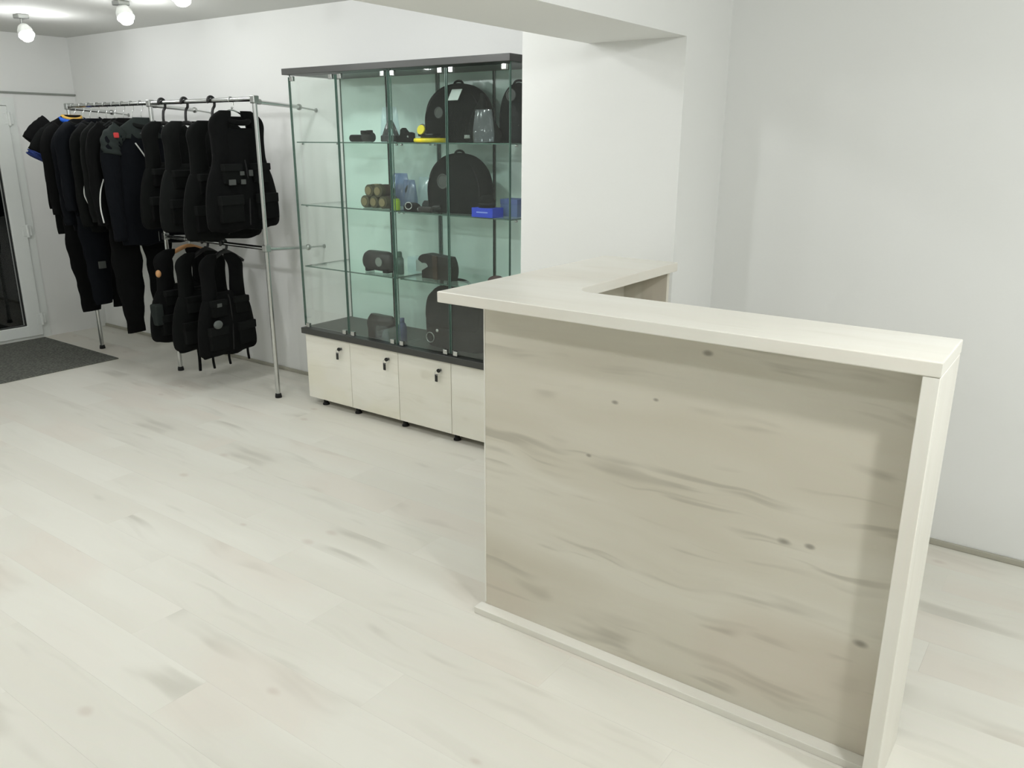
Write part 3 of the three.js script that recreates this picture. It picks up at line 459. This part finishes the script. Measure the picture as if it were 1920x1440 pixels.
function vest(x, hem, zc, w, h, o) {
  const t = garment('tactical_vest', o.label, 'vest', x, hem, zc, o.group, o.turn), th = o.th || 0.045;
  mesh('body', vestBody(w, h, th, o.ph || 0, o), o.mat || M.blk, t);
  mesh('zipper', tube([[th * 1.04, 0.03, 0.005], [th * 1.14, h * 0.25, 0.0], [th * 1.1, h * 0.5, 0.0], [th * 0.98, h * 0.56, 0.0], [th * 0.8, h * 0.6, 0]], 0.0045, 30), M.rubber, t);
  if (o.collar) mesh('collar', collarGeo(h * 0.93, w * 0.15, 0.018, 0.04), o.mat || M.blk, t);
  const px = th * 1.02;
  for (const s of [-1, 1]) { pocket(t, h * 0.08, h * 0.3, s > 0 ? w * 0.1 : -w * 0.4, s > 0 ? w * 0.4 : -w * 0.1, px, o.pm || M.blk3); pocket(t, h * 0.4, h * 0.56, s > 0 ? w * 0.08 : -w * 0.32, s > 0 ? w * 0.32 : -w * 0.08, px * 0.94, o.pm || M.blk3); }
  if (o.patches) for (const [y, z, a, b] of o.patches) mesh('patch', rbox(px + 0.008, px + 0.022, y - a, y + a, z - b, z + b, 0.002), M.patch, t, 'grey label patch');
  return t;
}
const hookX = { v1: -4.39, v2: -4.585, v3: -4.866, v4: -5.115 };
hangerThing(hookX.v1, RY, 'wire', 'thin clear hook hanger holding the vest nearest the rack end post', 0.055, 0.15);
hangerThing(hookX.v2, RY, 'plastic', 'thick black hanger second along from the rack end post', 0.125, 0.17);
hangerThing(hookX.v3, RY, 'plastic', 'thick black hanger third along from the rack end post', 0.125, 0.17);
hangerThing(hookX.v4, RY, 'plastic', 'thick black hanger beside the middle rack post', 0.125, 0.17);
vest(-4.37, 1.06, -3.2, 0.56, 0.7, { label: 'padded black vest with grey patches at the end of the upper rail', ph: 1, th: 0.05, neck: 0.84, collar: true, mat: M.blk, pm: M.blk2, patches: [[0.29, 0.13, 0.016, 0.024], [0.34, 0.05, 0.012, 0.014], [0.29, 0.045, 0.014, 0.016], [0.34, -0.02, 0.018, 0.012]], turn: 0.1 });
vest(-4.585, 0.985, -3.2, 0.56, 0.72, { label: 'black tactical vest on a thick black hanger, second from the rack end post', ph: 2.2, mat: M.blk2, pm: M.blk });
vest(-4.866, 1.02, -3.19, 0.5, 0.685, { label: 'black tactical vest on a thick black hanger, third from the rack end post', ph: 3.1, mat: M.blk3, pm: M.blk2 });
vest(-5.1, 1.03, -3.19, 0.48, 0.675, { label: 'narrow black vest on a thick black hanger beside the middle rack post', ph: 4.4, mat: M.blk2, pm: M.blk });

// lower rail
hangerThing(-5.0, LY, 'wood', 'wooden hanger on the lower rail near the middle post', 0.045, 0.2);
hangerThing(-4.8, LY, 'plastic', 'black hanger between two lower vests', 0.05, 0.14);
hangerThing(-4.6, LY, 'plastic', 'black hanger on the lower rail holding the outermost lower vest', 0.05, 0.14);
{
  const a = vest(-4.6, 0.24, -3.155, 0.46, 0.655, { label: 'black load-bearing vest outermost on the lower rail', ph: 5, mat: M.blk, pm: M.blk2, th: 0.05, patches: [[0.34, 0.1, 0.012, 0.018]], turn: 0.1 });
  mesh('grey_pouch', new THREE.SphereGeometry(0.034, 20, 14).scale(0.5, 0.8, 1).translate(0.075, 0.22, 0.13), M.greyLt, a, 'round grey pouch');
  for (const z of [-0.14, 0.02, 0.15]) mesh('strap', tube([[0.02, 0.05, z], [0.03, -0.02, z + 0.01], [0.025, -0.07, z]], 0.008, 16, 6), M.blk, a);
  const b = vest(-4.8, 0.26, -3.14, 0.5, 0.63, { label: 'black pouch vest in the middle of the lower rail', ph: 6, mat: M.blk2, pm: M.blk3 });
  mesh('strap', tube([[0.02, 0.05, 0.1], [0.03, -0.04, 0.1], [0.025, -0.15, 0.1]], 0.011, 16, 6), M.blk, b);
  const c = vest(-5.0, 0.3, -3.13, 0.54, 0.6, { label: 'black vest with camouflage-grey side on a wooden hanger on the lower rail', ph: 7, mat: M.blk, pm: M.blk2 });
  mesh('side_pouch', rbox(-0.01, 0.06, 0.12, 0.26, 0.2, 0.26, 0.012, 3), M.grey, c, 'grey side pouch');
  mesh('wooden_toggle', new THREE.SphereGeometry(0.022, 16, 12).scale(0.8, 1.1, 0.8).translate(0.06, 0.46, 0.21), M.wood, c, 'round wooden knob');
}

// shirts, jackets and coveralls between the left post and the middle post
function shirt(x, hem, zc, o) {
  const h = o.h, w = o.w, t = garment(o.name || 'shirt', o.label, o.cat || 'shirt', x, hem, zc, o.group, o.turn), th = o.th || 0.034, parts = [];
  const torsoBottom = o.legs ? h * 0.5 : 0;
  const Y = f => torsoBottom + (h - torsoBottom) * f;
  parts.push(loft([[Y(0), 0, w * 0.5, th * 0.9], [Y(0.1), 0, w * 0.51, th], [Y(0.5), 0, w * 0.49, th * 1.05], [Y(0.75), 0, w * 0.48, th * 1.05], [Y(0.88), 0, w * 0.4, th * 0.9], [Y(0.95), 0, w * 0.24, th * 0.7], [Y(1), 0, w * 0.12, th * 0.4]], { fold: 0.012, folds: 3.4, phase: o.ph || 0 }));
  for (const s of [-1, 1]) {
    if (o.sleeve === 'short') parts.push(limb([[0, Y(0.9), s * w * 0.33, 0.07, 0.5], [0, Y(0.83), s * w * 0.46, 0.076, 0.45], [0, Y(0.7), s * (w * 0.5 + 0.05), 0.082, 0.3]], { phase: o.ph, crease: 0.35 }));
    else if (o.sleeve === 'long') parts.push(limb([[0, Y(0.9), s * w * 0.34, 0.06, 0.55], [0.005, Y(0.8), s * w * 0.5, 0.062, 0.6], [0.012, Y(0.5), s * w * 0.545, 0.056, 0.65], [0.016, Y(0.2), s * w * 0.55, 0.05, 0.7], [0.016, Y(0.05), s * w * 0.54, 0.042, 0.75]], { phase: o.ph }));
    if (o.legs) parts.push(limb([[0, Y(0.08), s * w * 0.24, w * 0.25, 0.3], [0, torsoBottom * 0.72, s * w * 0.26, w * 0.235, 0.26], [0.005, torsoBottom * 0.35, s * w * 0.26, w * 0.19, 0.24], [0, 0, s * w * 0.25, w * 0.14, 0.22]], { phase: o.ph + s }));
  }
  mesh('body', merge(parts), o.mat, t);
  if (o.collar) mesh('collar', collarGeo(Y(0.955), w * 0.17, 0.016, 0.038), o.collar, t, o.collarLabel);
  if (o.zip) mesh('zipper', tube([[th * 1.15, Y(0.02), 0], [th * 1.22, Y(0.5), 0], [th * 1.1, Y(0.8), 0], [th * 0.85, Y(0.93), 0]], 0.003, 24), M.greyLt, t);
  if (o.piping) for (const p of o.piping) mesh('piping', tube(p, 0.0045, 30, 6), M.white, t, 'white reflective piping');
  if (o.extra) o.extra(t, Y, th, w);
  return t;
}
const gx = [-6.25, -6.13, -6.03, -5.92, -5.81, -5.7, -5.59, -5.48, -5.37];
const gl = ['outermost by the left post', 'second from the left post', 'third from the left post', 'fourth from the left post', 'fifth from the left post', 'sixth from the left post', 'seventh from the left post', 'eighth from the left post', 'ninth from the left post, next to the middle post'];
gx.forEach((x, i) => hangerThing(x, RY, 'wire', `thin metal wire hanger, ${gl[i].replace('left post', 'door end').replace(', next to the middle post', '')}`, 0.092, 0.14));
shirt(gx[0], 1.1, -3.17, { label: 'black short-sleeved shirt with blue collar lining hanging nearest the door', w: 0.5, h: 0.66, sleeve: 'short', mat: M.blk, collar: M.blue, collarLabel: 'bright blue collar', ph: 1, extra: (t, Y, th, w) => mesh('collar_stand', collarGeo(Y(0.985), w * 0.13, 0.012, 0.03), M.orange, t, 'sand coloured collar stand') });
shirt(gx[1], 0.93, -3.17, { label: 'long black shirt with dark blue sleeve cuffs beside the blue-collared shirt', w: 0.55, h: 0.8, sleeve: 'short', mat: M.blk2, collar: M.red, collarLabel: 'red collar edge', ph: 2, extra: (t, Y, th, w) => { for (const s of [-1, 1]) mesh('cuff', limb([[0, Y(0.7), s * (w * 0.5 + 0.043), 0.08, 0.37], [0, Y(0.66), s * (w * 0.5 + 0.06), 0.082, 0.37]], {}), M.blueDk, t, 'dark blue cuff'); } });
shirt(gx[2], 0.37, -3.12, { name: 'work_coverall', cat: 'coverall', label: 'long black work coverall with tapered legs nearest the door', w: 0.46, h: 1.36, sleeve: 'long', legs: true, mat: M.blk, collar: M.blk2, zip: true, ph: 3 });
shirt(gx[3], 0.98, -3.17, { name: 'jacket', cat: 'jacket', label: 'black jacket between the two coveralls nearest the door', w: 0.52, h: 0.75, sleeve: 'long', mat: M.navy, collar: M.blk, zip: true, ph: 4, piping: [[[0.055, 0.4, 0.26], [0.056, 0.34, 0.275], [0.055, 0.28, 0.28]]] });
shirt(gx[4], 0.45, -3.1, { name: 'work_coverall', cat: 'coverall', label: 'dark navy work coverall with a knee patch', w: 0.44, h: 1.28, sleeve: 'long', legs: true, mat: M.navy, collar: M.blk2, zip: true, ph: 5, extra: t => mesh('patch', rbox(0.03, 0.044, 0.26, 0.31, 0.08, 0.13, 0.002), M.patch, t, 'grey patch') });
shirt(gx[5], 0.98, -3.17, { name: 'jacket', cat: 'jacket', label: 'black jacket with a curved white piping line on its sleeve', w: 0.5, h: 0.75, sleeve: 'long', mat: M.blk2, collar: M.blk3, zip: true, ph: 6, piping: [[[0.052, 0.44, 0.2], [0.06, 0.38, 0.25], [0.062, 0.31, 0.29], [0.064, 0.25, 0.3], [0.064, 0.19, 0.28]]] });
shirt(gx[6], 1.02, -3.17, { name: 'jacket', cat: 'jacket', label: 'black jacket with a pale lettering strip on its shoulder', w: 0.48, h: 0.71, sleeve: 'long', mat: M.blk3, collar: M.blk3, ph: 7, extra: (t, Y) => mesh('lettering_strip', tube([[0.03, Y(0.925), 0.1], [0.036, Y(0.895), 0.15], [0.036, Y(0.86), 0.2]], 0.006, 16, 6), M.greyLt, t, 'pale strip') });
shirt(gx[7], 0.28, -3.14, { name: 'work_coverall', cat: 'coverall', label: 'longest black work coverall, hanging beside the middle rack post', w: 0.46, h: 1.45, sleeve: 'long', legs: true, mat: M.blk, collar: M.blk2, zip: true, ph: 8, piping: [[[0.05, 1.06, 0.235], [0.056, 0.98, 0.27], [0.058, 0.88, 0.285], [0.056, 0.78, 0.275]]] });
shirt(gx[8], 0.9, -3.19, { name: 'jacket', cat: 'jacket', label: 'navy jacket with grey shoulders and a white diagonal stripe', w: 0.48, h: 0.83, sleeve: 'long', mat: M.navy, collar: M.blk3, zip: true, ph: 9, piping: [[[0.055, 0.67, 0.1], [0.06, 0.615, 0.065], [0.06, 0.56, 0.03]]], extra: (t, Y, th, w) => {
  mesh('shoulder_yoke', merge([loft([[Y(0.84), 0, w * 0.47, th * 1.12], [Y(0.9), 0, w * 0.4, th], [Y(0.96), 0, w * 0.25, th * 0.8], [Y(1.004), 0, w * 0.13, th * 0.5]], { fold: 0.006, nr: 14, phase: 9 }), ...[-1, 1].map(q => limb([[0, Y(0.905), q * w * 0.34, 0.064, 0.6], [0.005, Y(0.82), q * w * 0.49, 0.066, 0.62], [0.008, Y(0.72), q * w * 0.52, 0.064, 0.64]], { phase: 9 }))]), M.grey2, t, 'dark grey shoulder yoke');
  mesh('shoulder_mark', rbox(0.03, 0.05, Y(0.845), Y(0.885), 0.2, 0.235, 0.006), M.red, t, 'red shoulder mark');
} });

scene.traverse(o => { if (o.isMesh && o.name !== 'bulb') shadow(o); });
renderer.render(scene, camera);
